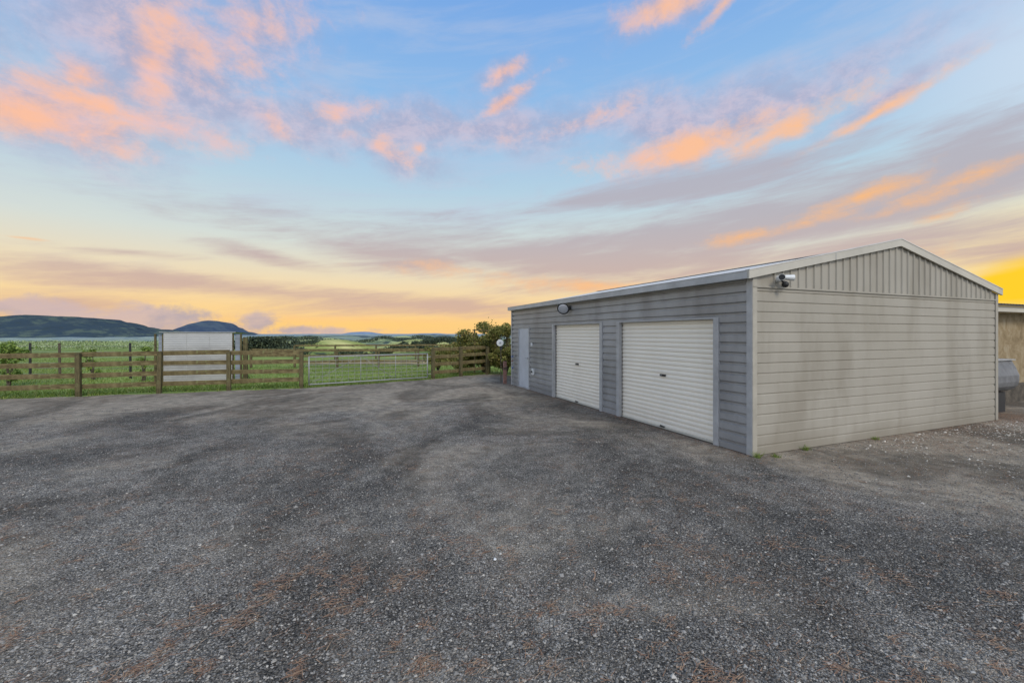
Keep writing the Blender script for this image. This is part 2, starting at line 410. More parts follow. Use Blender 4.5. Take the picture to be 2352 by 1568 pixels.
stones(85000, 1.7, 10, .0036, .0086, 'gravel_stones', 'small loose grey stones strewn over the whole gravel yard', M_stone)

# needles
n = 11000
u = rng.uniform(0, 1, n*6); yy = 1.8*(12/1.8)**u; xx = rng.uniform(-1.25, 1.25, n*6)*yy
fb = fbm(xx/.16, yy/.16, 50, 4)+.35*(fbm(xx/1.5, yy/1.5, 60, 3)-.45)
mask = (fb > .60) | (rng.uniform(0, 1, n*6) < .04)
xx = xx[mask][:n]; yy = yy[mask][:n]
ex = rng.uniform(0, 9.3, 2200); eo = -rng.exponential(.12, 2200)-.02
xx = np.concatenate([xx, 3.43-.3727*ex+.928*eo]); yy = np.concatenate([yy, 6.12+.928*ex+.3727*eo])
ex = rng.uniform(2.5, 9, 3600); eo = -rng.exponential(.6, 3600)-.02
xx = np.concatenate([xx, 3.43+.928*ex-.3727*eo]); yy = np.concatenate([yy, 6.12+.3727*ex+.928*eo])
ex = rng.normal(7.6, .5, 4600); eo = rng.uniform(-.9, .6, 4600)
xx = np.concatenate([xx, 3.43+.928*ex-.3727*eo]); yy = np.concatenate([yy, 6.12+.3727*ex+.928*eo])
dx = xx-3.43; dy = yy-6.12; s_ = dx*.928+dy*.3727; t_ = -dx*.3727+dy*.928
k = ~((s_ > 0) & (t_ > 0) & (s_ < 6.9)); xx = xx[k]; yy = yy[k]; n = len(xx)
th = rng.normal(.4, .9, n); L = rng.uniform(.02, .05, n); w = rng.uniform(.0012, .0024, n)
dx = np.cos(th)*L; dy = np.sin(th)*L; nx = -np.sin(th)*w; ny = np.cos(th)*w
zz = rng.uniform(.008, .016, n); z2 = zz+rng.uniform(-.004, .01, n)
P = np.stack([np.stack([xx-dx-nx, yy-dy-ny, zz], 1), np.stack([xx+dx, yy+dy, z2], 1), np.stack([xx-dx+nx, yy-dy+ny, zz+.001], 1)], 1).reshape(-1,3)
me = bpy.data.meshes.new('pine_needles'); me.from_pydata(P.tolist(), [], np.arange(n*3).reshape(-1,3).tolist()); me.update(); me.materials.append(M_needle)
o = bpy.data.objects.new('pine_needles', me); COL.objects.link(o); tag(o, 'rust brown dry pine needles scattered on the gravel', 'pine needles', kind='stuff')

n = 900; ss_ = rng.normal(6.8, .8, n); tt_ = -np.abs(rng.normal(.6, .4, n))
ss2 = rng.uniform(2.0, 7.5, 1000); tt2 = -rng.exponential(.8, 1000)-.1
ss_ = np.concatenate([ss_, ss2]); tt_ = np.concatenate([tt_, tt2])
M_chip = island_mat('pale_chips', [(0,(.25,.22,.18)),(.5,(.42,.39,.33)),(1,(.65,.62,.55))])
stones(0, 0, 0, .006, .015, 'gravel_chips', 'pale shell and stone chips strewn near the right end of the shed', M_chip,
       region=(3.43+.928*ss_-.3727*tt_, 6.12+.3727*ss_+.928*tt_))

# ------------------------------------------------------------------ shed
CR = Vector((3.43, 6.12, 0)); RZ = math.atan2(.3727, .928)
LEN = 9.24; WID = 6.87; WT = 2.56; RT = 3.27; TB = 2.43; RS = 3.50
shed = empty('shed', CR, RZ, 'long low metal shed with lit beige gable end and shaded grey front of two roller doors', 'shed')
def LW(s, t, z=0):
    return (CR.x+.928*s-.3727*t, CR.y+.3727*s+.928*t, z)
def prof(z0, z1, pitch, dep, flat):
    g = pitch-flat
    bp = [(0,0),(flat,0),(flat+g*.22,dep),(flat+g*.72,dep)]
    L = []; k = math.floor(z0/pitch)-1
    while k*pitch < z1+pitch:
        for a, d in bp: L.append((k*pitch+a, d))
        k += 1
    zz = [a for a, d in L]; dd = [d for a, d in L]
    f = lambda z: float(np.interp(z, zz, dd))
    return [(z0, f(z0))]+[(a, d) for a, d in L if z0 < a < z1]+[(z1, f(z1))]
def clad(mb, P, a0, a1, z0, z1, pitch=.148, dep=.011, flat=.116):
    pr = prof(z0, z1, pitch, dep, flat)
    for (za, da), (zb, db) in zip(pr, pr[1:]):
        mb.quad(P(a0, za, da), P(a1, za, da), P(a1, zb, db), P(a0, zb, db))
Pf = lambda a, z, d: (d, a, z)
Pg = lambda a, z, d: (a, d, z)
doors = [(.68, 3.12), (3.86, 6.10)]
DT = 1.96
mb = MB()
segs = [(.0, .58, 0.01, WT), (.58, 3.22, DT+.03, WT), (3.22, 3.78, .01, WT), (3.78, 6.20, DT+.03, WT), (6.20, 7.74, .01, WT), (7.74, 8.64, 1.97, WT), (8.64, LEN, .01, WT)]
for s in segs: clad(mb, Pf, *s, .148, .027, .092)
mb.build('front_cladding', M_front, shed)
mb = MB(); clad(mb, Pg, 0, WID, .01, TB); mb.build('gable_cladding', M_gable, shed)
mb = MB(); clad(mb, lambda a, z, d: (WID-d, a, z), LEN, 0, .01, WT); mb.build('rear_cladding', M_gable, shed)
mb = MB(); clad(mb, lambda a, z, d: (a, LEN-d, z), WID, 0, .01, WT)
mb.quad((0,LEN,WT),(WID,LEN,WT),(RS,LEN,RT)); mb.build('far_end_cladding', M_gable, shed)
def zroof(s): return WT+(RT-WT)*(s/RS if s < RS else (WID-s)/(WID-RS))
mb = MB(); xs = [.0]; ds = [0.006]
p = .42
while p < WID-.2:
    xs += [p, p+.012, p+.034, p+.046]; ds += [.006, -.014, -.014, .006]; p += .176
xs.append(WID); ds.append(.006)
xs2 = []; ds2 = []
for i in range(len(xs)-1):
    xs2.append(xs[i]); ds2.append(ds[i])
    if xs[i] < RS < xs[i+1]: xs2.append(RS); ds2.append(ds[i]+(ds[i+1]-ds[i])*(RS-xs[i])/(xs[i+1]-xs[i]))
xs2.append(WID); ds2.append(.006)
for (a, da), (b, db) in zip(zip(xs2, ds2), zip(xs2[1:], ds2[1:])):
    mb.quad((a,da,TB), (b,db,TB), (b,db,zroof(b)), (a,da,zroof(a)))
mb.build('gable_ribbed_panel', M_gable, shed)
MB().box(.0, WID, -.020, .0, TB-.018, TB+.006).build('panel_flashing', M_gable, shed)
MB().box(-.012, .075, -.014, -.001, .005, WT-.01).build('corner_flashing', M_cornerg, shed)
MB().box(-.018, -.002, -.008, .085, .006, WT-.012).build('corner_flashing', M_trimgrey, shed)
mb = MB(); mb.box(WID-.08, WID+.014, -.014, -.001, .005, WT-.01); mb.box(WID+.002, WID+.016, -.012, .08, .006, WT-.012); mb.build('corner_flashing', M_gable, shed)
MB().box(-.016, -.001, LEN-.08, LEN+.012, .006, WT-.01).build('corner_flashing', M_trimgrey, shed)
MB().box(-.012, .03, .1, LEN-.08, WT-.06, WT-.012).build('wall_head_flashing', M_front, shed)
slA = (RT-WT)/RS; slB = (RT-WT)/(WID-RS); RO = .080
def roof_slope(s0, z0, s1, z1, name):
    mb = MB(); n = int((LEN+.12)/.038); prev = None
    for i in range(n+1):
        t = -.05+i*.038; dz = .002*math.sin(i*math.pi/2+.4)
        cur = ((s0,t,z0+dz), (s1,t,z1+dz))
        if prev: mb.quad(prev[0], cur[0], cur[1], prev[1])
        prev = cur
    return mb.build(name, M_roof, shed, True)
roof_slope(-.10, WT+RO-.10*slA, RS, RT+RO-.03, 'roof_slope')
roof_slope(WID+.10, WT+RO-.10*slB, RS, RT+RO-.03, 'roof_slope')
MB().bar((RS,-.045,RT+RO-.026), (RS,LEN+.06,RT+RO-.026), .20, .006).build('ridge_cap', M_roof, shed)
for sg in (0, 1):
    e = -.125 if sg == 0 else WID+.10
    ze = WT-(.10)*(slA if sg == 0 else slB)
    t0, t1, lo, hi = -.050, -.018, -.015, .108
    mb = MB()
    mb.v += [(e,t0,ze+lo),(RS,t0,RT+lo),(RS,t0,RT+hi),(e,t0,ze+hi),(e,t1,ze+lo),(RS,t1,RT+lo),(RS,t1,RT+hi),(e,t1,ze+hi)]
    mb.f += [(0,1,2,3),(7,6,5,4),(0,4,5,1),(1,5,6,2),(2,6,7,3),(3,7,4,0)]
    mb.build('barge_board', M_trim, shed)
    mb = MB(); y0, y1 = -.056, .02
    mb.v += [(e,y0,ze+hi-.006),(RS,y0,RT+hi-.006),(RS,y0,RT+hi+.008),(e,y0,ze+hi+.008),(e,y1,ze+hi-.006),(RS,y1,RT+hi-.006),(RS,y1,RT+hi+.008),(e,y1,ze+hi+.008)]
    mb.f += [(0,1,2,3),(7,6,5,4),(0,4,5,1),(1,5,6,2),(2,6,7,3),(3,7,4,0)]
    mb.build('barge_capping', M_roof, shed)
    if sg == 0:
        sj = 1.75; zj = WT+sj*slA
        MB().box(sj, sj+.012, -.054, -.0505, zj+lo+.004, zj+hi-.012).build('barge_joint', M_trimgrey, shed)
mb = MB(); g0, g1 = -.014, LEN+.05
zt = WT+.078; zb = WT-.022
mb.box(-.125, -.119, g0, g1, zb, zt); mb.box(-.125, -.005, g0, g1, zb-.006, zb); mb.box(-.131, -.114, g0, g1, zt, zt+.009)
mb.box(-.124, -.006, g1, g1+.004, zb, zt)
mb.build('gutter', M_gutter, shed)
MB().box(.02, WID-.02, .02, LEN-.02, -.15, .012).build('slab', M_conc, shed)
def roller(t0, t1, lab):
    mb = MB(); z = .035; P = lambda a, zz, d: (.075+d, a, zz)
    pts = []
    while z < DT+.02:
        pts += [(z, 0.0), (z+.030, -.006), (z+.056, -.002), (z+.062, .016), (z+.074, .016)]; z += .082
    pts = [q for q in pts if q[0] < DT+.02]
    for (za, da), (zb, db) in zip(pts, pts[1:]): mb.quad(P(t0-.03,za,da), P(t1+.03,za,da), P(t1+.03,zb,db), P(t0-.03,zb,db))
    d = mb.build('roller_door', M_roller, shed); d['label'] = lab
    MB().box(.05, .09, t0+.01, t1-.01, .012, .042).build('bottom_rail', M_trim, d)
    MB().box(.052, .088, t0+.02, t1-.02, .001, .011).build('rubber_seal', M_black, d)
    c = (t0+t1)/2
    mb = MB(); mb.box(.050, .067, c-.075, c+.075, .965, 1.005); mb.box(.030, .050, c-.02, c+.045, .972, .998); mb.build('handle', M_dark, d, bevel=.004)
    MB().tube((.026, c+.01, .985), (.050, c+.01, .985), .012).build('lock', M_galv, d)
    mb = MB(); mb.box(.03, .07, c-.05, c+.05, .035, .052); mb.tube((.035,c-.03,.052), (.035,c+.04,.068), .008, k=8); mb.build('floor_bolt', M_dark, d)
    for (a, b) in ((t0-.10, t0), (t1, t1+.10)):
        MB().box(-.022, .048, a, b, .006, DT+.02).build('door_jamb', M_trimgrey, shed, bevel=.003)
    MB().box(-.020, .10, t0-.10, t1+.10, DT+.0205, DT+.042).build('door_head', M_trimgrey, shed)
roller(*doors[0], 'wider roller door nearest the shed corner'); roller(*doors[1], 'narrower roller door in the middle of the front')
MB().box(.12, .13, .3, 6.6, .02, 2.3).build('inner_lining', M_dark, shed)
d = MB().box(.004, .04, 7.80, 8.58, .05, 1.93).build('door', M_door, shed, bevel=.003)
d['label'] = 'pale plain side door at the far end'
mb = MB()
mb.box(-.020, .045, 7.74, 7.798, .01, 1.965); mb.box(-.020, .045, 8.582, 8.64, .01, 1.965); mb.box(-.019, .045, 7.798, 8.582, 1.932, 1.966); mb.box(-.018, .045, 7.798, 8.582, .01, .045)
mb.build('door_frame', M_trimgrey, shed)
mb = MB(); mb.tube((.004,7.87,.98), (-.045,7.87,.98), .012); mb.tube((-.045,7.87,.98), (-.045,7.98,.98), .010); mb.tube((.003,7.87,.98),(-.006,7.87,.98), .028)
mb.build('door_handle', M_galv, d)

# ------------------------------------------------------------------ wall fittings
t = empty('floodlight', LW(-.02, 5.22, 2.40), RZ, 'round dark rimmed floodlight on the shed front above the middle roller door', 'light')
nrm = Vector((-.55, -.68, -.48)).normalized(); c = Vector((-.19, -.02, -.02))
MB().box(-.03, .01, -.05, .05, -.06, .06).build('mounting_box', M_dark, t, bevel=.008)
MB().tube((-.02, 0, 0), tuple(c-nrm*.05), .016).build('arm', M_dark, t)
MB().tube(tuple(c-nrm*.045), tuple(c), .115, .152, 32).build('housing', M_dark, t)
MB().tube(tuple(c), tuple(c+nrm*.012), .156, .153, 32).build('rim', M_black, t)
MB().dome(tuple(c+nrm*.0121), tuple(nrm), .128, .14, 28, 4).build('lens', M_lens, t, True)

t = empty('security_light', LW(.50, -.03, 2.55), RZ, 'white security lamp cluster with black sensor high on the gable corner', 'light')
MB().tube((0,.035,0), (0,-.04,0), .052, .048, 20).build('mounting_base', M_white, t, bevel=.003)
for sx in (-1, 1):
    dd = Vector((.80*sx, -.55, -.10)).normalized(); c0 = Vector((.03*sx, -.07, .015))
    MB().tube((0,-.03,0), tuple(c0+dd*.03), .012).build('arm', M_white, t)
    h = MB().tube(tuple(c0), tuple(c0+dd*.115), .034, .046, 20).build('lamp_head', M_white, t)
    MB().dome(tuple(c0), tuple(-dd), .034, .6, 20, 4).build('back_cap', M_white, h, True)
    MB().tube(tuple(c0+dd*.1152), tuple(c0+dd*.120), .041, .038, 20).build('lens', M_lens if sx > 0 else M_dark, h)
MB().tube((0,-.05,-.02), (.01,-.08,-.07), .02, .02).build('sensor_stem', M_dark, t)
MB().dome((.012,-.088,-.09), (0,-.4,-1), .046, 1.0, 18, 5, True).build('sensor', M_black, t, True)

t = empty('power_socket', LW(-.02, 7.42, .60), RZ, 'small white outdoor socket box on the shed wall beside the pale door', 'socket')
MB().box(-.045, .015, -.055, .055, -.09, .09).build('box', M_white, t, bevel=.006)
MB().box(-.062, -.046, -.03, .03, -.03, .025).build('cover', M_dark, t, bevel=.004)
t = empty('switch_box', LW(-.015, 7.55, 1.42), RZ, 'tiny white switch on the shed wall above the socket box', 'switch')
MB().box(-.02, .015, -.035, .035, -.05, .05).build('plate', M_white, t, bevel=.004)
MB().box(-.028, -.0202, -.012, .012, -.018, .018).build('rocker', M_white, t)

t = empty('water_pipe', LW(-.06, 8.92, 0), RZ, 'vertical pipe with blue and red valves at the far end of the shed front', 'pipe')
mb = MB(); mb.tube((0,0,0), (0,0,1.0), .014, k=10); mb.tube((0,0,.98), (.07,0,1.02), .014, k=10); mb.build('pipe', M_galv, t)
for z, mm in ((.62, M_blue), (.84, M_rust), (.98, M_blue)):
    mb = MB(); mb.tube((-.012,-.0,z), (-.05,0,z), .016, k=10); mb.box(-.062, -.051, -.04, .04, z-.012, z+.012); mb.build('valve', mm, t)

px = LW(-.20, 9.75)
t = empty('dish_post', (px[0], px[1], 0), 0, 'slim post carrying a small pale round dish at the far corner of the shed', 'post')
MB().tube((0,0,-.03), (0,0,1.40), .016, k=10).build('post', M_bark, t)
mb = MB(); nrm = Vector((-.15,-1,.10)).normalized(); c = Vector((-.03,-.06,1.43))
mb.tube(tuple(c), tuple(c-nrm*.012), .12, .12, 24); mb.dome(tuple(c-nrm*.0125), tuple(-nrm), .115, .25, 22, 4); mb.build('dish', M_white, t)
MB().tube(tuple(c+nrm*.002), tuple(c+nrm*.04), .04, .025, k=12).build('centre_boss', M_lens, t)
MB().box(-.05, .05, -.02, .06, 1.18, 1.28).build('junction_box', M_dark, t, bevel=.004)
t = empty('leaning_board', LW(-.10, 9.62), RZ, 'faded red board standing against the far end of the shed', 'board')
MB().box(-.06, .06, -.03, .03, -.05, .78).build('board', M_pink, t, bevel=.006)
MB().box(-.07, .07, -.04, -.031, .5, .58).build('cleat', M_bark, t)

# ------------------------------------------------------------------ neighbour building + trough
M_ochre, tt, bb, oc = material('ochre_board', .85, 0, .2)
nn = tt.noise(oc, 2.2, 6, .7, .6)
tt.put(bb.inputs['Base Color'], tt.ramp(nn, [(.3,(.16,.115,.06)),(.5,(.28,.215,.125)),(.62,(.35,.295,.20)),(.8,(.19,.135,.07))]))
ob = empty('outbuilding', LW(7.0, 1.3), RZ, 'low ochre walled outbuilding with dark roof edge behind the right end of the shed', 'building')
MB().box(.02, 6.0, 0, .12, 0, 2.30).build('wall', M_ochre, ob)
MB().box(.0, .019, -.01, 4.0, 0, 2.30).build('end_wall', M_ochre, ob)
for x in (.46, 1.35, 2.25): MB().box(x, x+.07, -.018, -.001, 0, 2.30).build('batten', M_post, ob)
MB().box(-.2, 6.2, -.32, -.28, 2.30, 2.44).build('fascia', M_trim, ob)
MB().box(-.2, 6.2, -.279, .0, 2.301, 2.315).build('soffit', M_trimgrey, ob)
mb = MB(); prev = None
for i in range(170):
    x = -.25+i*.038; dz = .012*math.sin(i*math.pi/2)
    cur = ((x,-.38,2.485+dz), (x,3.8,3.0+dz))
    if prev: mb.quad(prev[0], cur[0], cur[1], prev[1])
    prev = cur
mb.build('roof', M_dark, ob, True)
MB().box(-.25, 6.2, -.375, -.33, 2.442, 2.474).build('roof_edge', M_dark, ob)
MB().box(.0, 6.0, -.30, -.002, -.02, .42).build('plinth', M_conc, ob)
tr = empty('trough', LW(6.96, .20), RZ, 'dull grey rounded metal trough raised against the outbuilding at the right edge', 'trough')
prf = [(.64,.46),(.30,.46),(.18,.48),(.09,.53),(.03,.60),(.0,.70),(.0,.84),(.05,1.00),(.12,1.16),(.64,1.16)]
n_ = len(prf); mb = MB(); cy, cz = .34, .80
for X_, k_ in ((0,.90),(.03,.98),(.07,1.0),(1.43,1.0),(1.47,.98),(1.5,.90)):
    for a, b in prf: mb.v.append((X_, cy+(a-cy)*k_, cz+(b-cz)*k_))
for j in range(5):
    for i in range(n_): mb.f.append((j*n_+i, (j+1)*n_+i, (j+1)*n_+(i+1) % n_, j*n_+(i+1) % n_))
mb.f.append(tuple(range(n_-1, -1, -1))); mb.f.append(tuple(range(5*n_, 6*n_)))
mb.build('basin', M_steel, tr)
MB().box(-.02, 1.52, .08, .66, 1.162, 1.185).build('rim', M_trimgrey, tr)
MB().box(.10, 1.40, .20, .62, -.02, .455).build('stand', M_dark, tr)

# ------------------------------------------------------------------ fences and gate
def jit(a): return random.uniform(-a, a)
def rail_fence(name, pts, label, height=1.22, nrail=4, first_gap=.30, rw=.135, pw=.115, side=1, z0f=None, rails_mat=M_rail, group=None, th=.045):
    root = empty(name, (pts[0][0], pts[0][1], 0), 0, label, 'fence', group)
    ox, oy = pts[0]
    z0 = (lambda x, y: 0.0) if z0f is None else z0f
    for x, y in pts:
        zb = z0(x, y)
        o = MB().box(-pw/2, pw/2, -pw/2, pw/2, 0, height-.03+jit(.02)+.25).build('post', M_post, root, bevel=.01)
        o.location = (x-ox, y-oy, zb-.25)
        o.rotation_euler = (jit(.02), jit(.02), math.atan2(pts[-1][1]-pts[0][1], pts[-1][0]-pts[0][0])+jit(.08))
    for i in range(len(pts)-1):
        p, q = Vector((*pts[i], 0)), Vector((*pts[i+1], 0)); d = (q-p).normalized(); n = Vector((-d.y, d.x, 0))*side*(pw/2+th/2+.004)
        for k in range(nrail):
            z = height-rw/2-k*first_gap+jit(.014)
            a = p+n-Vector((ox, oy, 0)); b = q+n-Vector((ox, oy, 0))
            L = (b-a).length
            mb = MB(); mb.box(-rw/2, rw/2, -th/2, th/2, .003, L-.003)
            o = mb.build('rail', rails_mat, root, bevel=.004)
            za = z0(*pts[i])+z; zb = z0(*pts[i+1])+z+jit(.018)
            A = Vector((a.x, a.y, za)); Bp = Vector((b.x, b.y, zb)); dz = (Bp-A).normalized()
            yv = dz.cross(Vector((0,0,1))).normalized(); xv = yv.cross(dz)
            o.matrix_local = Matrix.Translation(A) @ Matrix((xv, yv, dz)).transposed().to_4x4()
    return root
rail_fence('timber_fence', FP, 'long weathered four rail timber fence left of the metal gate')
rail_fence('timber_fence', FQ, 'short weathered four rail timber fence right of the metal gate, by the shrubs')

ga = Vector((-6.66, 14.08, 0)); gb = Vector((-3.24, 16.44, 0)); gd = (gb-ga); GL = gd.length
gt = empty('farm_gate', ga, math.atan2(gd.y, gd.x), 'galvanised tube and wire mesh farm gate closed between the timber fences', 'gate')
mb = MB(); r = .022
zb0, zt0 = .08, .98
for p, q in (((0,0,zb0),(0,0,zt0)), ((GL,0,zb0),(GL,0,zt0)), ((0,0,zb0),(GL,0,zb0)), ((0,0,zt0),(GL,0,zt0))): mb.tube(p, q, r, k=12)
for x, z in ((0,zb0),(0,zt0),(GL,zb0),(GL,zt0)): mb.dome((x,0,z), (0,0,1), r*1.02, 1, 10, 3, True)
mb.build('frame', M_galv, gt, True)
for i in (4, 7): MB().tube((GL*i/10,0,zb0), (GL*i/10,0,zt0), .012, k=8).build('stile', M_galv, gt, True)
mb = MB()
for i in range(1, 20): mb.tube((GL*i/20,-.004,zb0), (GL*i/20,-.004,zt0), .006, k=5, cap=False)
for k in range(1, 7): mb.tube((0,.004,zb0+(zt0-zb0)*k/7), (GL,.004,zb0+(zt0-zb0)*k/7), .0075, k=5, cap=False)
mb.build('wire_mesh', M_wire, gt)
mb = MB(); mb.tube((0,.02,zb0), (GL*.4,.02,zt0), .009, k=8); mb.tube((GL*.4,.02,zt0), (GL*.7,.02,zb0), .009, k=8); mb.build('brace', M_wire, gt, True)
for z in (zb0+.12, zt0-.12):
    MB().tube((GL,0,z), (GL+.16,.02,z), .012, k=8).build('hinge', M_galv, gt)
mb = MB()
for i in range(9): mb.tube((-.02-.012*i, 0, .72-.012*abs(i-4)), (-.032-.012*i, 0, .72-.012*abs(i-3.5)), .006, k=6)
mb.build('chain', M_galv, gt)

# corrugated shelter behind the fence
sx0 = (362-CX)/F*14.6; sx1 = (538-CX)/F*14.6
M_corr, tt, bb, oc = material('corrugated_pale', .6, 0, .3)
nn = tt.noise(tt.scalev(oc, (1.2,1.2,2.5)), 1.0, 6, .7)
sxx = tt.node('ShaderNodeSeparateXYZ'); tt.l.new(oc, sxx.inputs[0])
cc_ = tt.mix(tt.ss(nn, .3, .7), (.27,.265,.255,1), (.40,.395,.375,1))
tt.put(bb.inputs['Base Color'], tt.mix(tt.ss(sxx.outputs[2], 1.15, 1.45, 0, .6), cc_, (.46,.47,.47,1)))
sw = sx1-sx0
sh = empty('iron_shelter', (sx0, 14.5, 0), math.atan2(.25, 1), 'pale corrugated iron shelter standing behind the long timber fence', 'shelter')
def corr(x0, x1, y0, z0, z1, name, mat, depth=.0034, pitch=.076):
    mb = MB(); n = int((z1-z0)/(pitch/8)); prev = None
    for i in range(n+1):
        z = z0+(z1-z0)*i/n; d = depth*math.sin(2*math.pi*z/pitch); cur = ((x0,y0+d,z), (x1,y0+d,z))
        if prev: mb.quad(prev[0], prev[1], cur[1], cur[0])
        prev = cur
    return mb.build(name, mat, sh, True)
corr(.24, sw-.30, 0, .06, 1.78, 'front_sheet', M_corr)
for f in (.33, .66):
    xj = .24+(sw-.54)*f; MB().box(xj-.006, xj+.006, -.008, -.004, .06, 1.77).build('sheet_joint', M_trimgrey, sh)
M_bluegrey = simple('blue_grey_sheet', (.25,.285,.33), .5, 0, .12, 3)
corr(.05, .20, .10, .1, 1.72, 'side_sheet', M_bluegrey, .002, .15); corr(sw-.24, sw-.06, .10, .1, 1.72, 'side_sheet', M_bluegrey, .002, .15)
for x in (-.03, .20, sw-.30, sw-.05): MB().box(x-.02, x+.03, .035, .095, -.05, 1.74).build('post', M_post, sh)
MB().box(sw+.00, sw+.13, .10, .23, -.05, 1.62).build('corner_post', M_post, sh, bevel=.01)
mb = MB(); mb.quad((.12,-.03,1.81),(sw-.18,-.03,1.81),(sw-.05,1.5,1.74),(.0,1.5,1.74)); mb.quad((.12,-.03,1.79),(.12,-.03,1.81),(sw-.18,-.03,1.81),(sw-.18,-.03,1.79)); mb.build('roof', M_trimgrey, sh)

wp = [(-25,16.2),(-22.2,16.5),(-19.3,17.2),(-17.9,17.0),(-15.1,17.0),(-12.3,17.2)]
wf = empty('wire_fence', (wp[0][0], wp[0][1], 0), 0, 'dark post and wire fence in the paddock behind the long timber fence', 'fence')
for x, y in wp:
    MB().tube((x-wp[0][0], y-wp[0][1], -.1), (x-wp[0][0]+jit(.03), y-wp[0][1], 1.38), .045, .04, 10).build('post', M_dark if random.random() < .5 else M_bark, wf)
for k in range(6):
    mb = MB()
    for a, b in zip(wp, wp[1:]): mb.tube((a[0]-wp[0][0], a[1]-wp[0][1], .15+.22*k), (b[0]-wp[0][0], b[1]-wp[0][1], .15+.22*k), .006, k=4, cap=False)
    mb.build('wire', M_wire, wf)

zf = lambda x, y: float(H(x, y))
rail_fence('arena_fence', [(-15.5,25.5),(-13.1,25.9),(-10.7,26.3),(-8.3,26.7),(-5.9,27.1),(-3.5,27.5),(-1.2,27.9)], 'low three rail timber arena fence seen through the metal gate', 1.15, 3, .36, .13, .12, 1, zf, M_rail)
rail_fence('arena_fence', [(-17.5,34.5),(-14.3,34.7),(-11.1,35),(-7.9,35.2),(-4.7,35.5),(-1.6,35.8)], 'far timber arena fence behind the bare soil, beyond the gate', 1.2, 2, .45, .13, .12, 1, zf, M_rail)
M_soil = simple('soil', (.32,.24,.125), .95, 0, .25, 2)
mb = MB(); nx_, ny_ = 24, 10
for i in range(nx_):
    for j in range(ny_):
        q = []
        for a, b in ((i,j),(i+1,j),(i+1,j+1),(i,j+1)):
            y = 29.2+4.6*b/ny_; x = -14.2+9.5*a/nx_; q.append((x, y, float(H(x, y))+.03))
        mb.quad(*q)
sa = mb.build('sand_arena', M_soil); sa['kind'] = 'structure'

# ------------------------------------------------------------------ vegetation
def crown(blobs, n):
    w = np.array([b[3]**2 for b in blobs]); w = w/w.sum()
    idx = rng.choice(len(blobs), n, p=w)
    d = rng.normal(size=(n,3)); d /= np.linalg.norm(d, axis=1)[:,None]
    r = rng.uniform(.35, 1.05, n)**.6
    b = np.array(blobs)[idx]
    P = b[:,:3]+d*(b[:,3]*r)[:,None]*np.array([1,1,.85])
    k = rng.uniform(0, 1, n) < .14
    P[k] += rng.normal(0, .10, (k.sum(), 3))
    return P
def shrub(name, x, y, h, w, label, cat, n=2600, leaf=.045, mat=M_leafA, group=None, nb=16, zlow=.2, z0=0.0, taper=.45, br=(.11,.24)):
    root = empty(name, (x, y, z0), 0, label, cat, group)
    blobs = []
    for i in range(nb):
        z = random.uniform(zlow, .92)*h; rr = w*.5*(1-taper*(z/h))*random.uniform(.2, 1.1)
        a = random.uniform(0, 6.28); blobs.append((rr*math.cos(a), rr*math.sin(a)*.8, z, w*random.uniform(*br)))
    P = crown(blobs, n); P = P[P[:,2] > .02]
    leaf_mesh('foliage', mat, P, leaf, root)
    mb = MB()
    for bl in blobs:
        m1 = Vector((bl[0]*.35, bl[1]*.35, bl[2]*.5)); mb.tube((jit(.05), jit(.05), -.05), m1, .022, .014, 6, False); mb.tube(m1, bl[:3], .014, .006, 6, False)
    mb.build('stem', M_bark, root)
    return root
shrub('shrub', -2.45, 19.6, 1.55, 2.3, 'low spreading olive shrub behind the short timber fence', 'shrub', 6500, .05, nb=26, br=(.07,.15))
shrub('shrub', -1.30, 20.0, 2.25, 2.3, 'tall rambling olive shrub between the short timber fence and the shed', 'shrub', 10000, .05, nb=44, taper=.15, br=(.07,.16))
shrub('shrub', -.30, 18.9, 2.10, 1.8, 'dense olive shrub crowding the far corner of the shed', 'shrub', 9000, .05, nb=40, taper=.1, br=(.08,.18))
shrub('shrub', -3.6, 21.0, 1.15, 1.7, 'small low shrub just right of the gate end', 'shrub', 3000, nb=16, br=(.08,.18))
pf = empty('trellis', (-1.0, 19.3, 0), .3, 'dark slender trellis frame overgrown by the tall shrub', 'trellis')
for x in (-.7, .0, .8): MB().box(x-.03, x+.03, -.03, .03, -.05, 1.95).build('post', M_post, pf)
for z in (1.1, 1.9): MB().box(-.8, .9, -.05, -.031, z-.025, z+.025).build('rail', M_post, pf)
shrub('sapling', -16.9, 14.4, 1.45, 1.0, 'bright green leafy sapling behind the fence at the left edge', 'sapling', 1400, .05, M_leafB, nb=10)
shrub('sapling', -16.2, 16.6, 1.45, .7, 'thin green sapling between the wire fence posts', 'sapling', 420, .05, M_leafB, nb=7)
shrub('sapling', -13.9, 16.2, 1.3, .6, 'small sapling left of the iron shelter', 'sapling', 360, .05, M_leafB, nb=7)
shrub('sapling', -19.6, 16.0, 1.4, .8, 'spindly pale sapling near the left edge beside a wire fence post', 'sapling', 420, .05, M_leafB, nb=7)

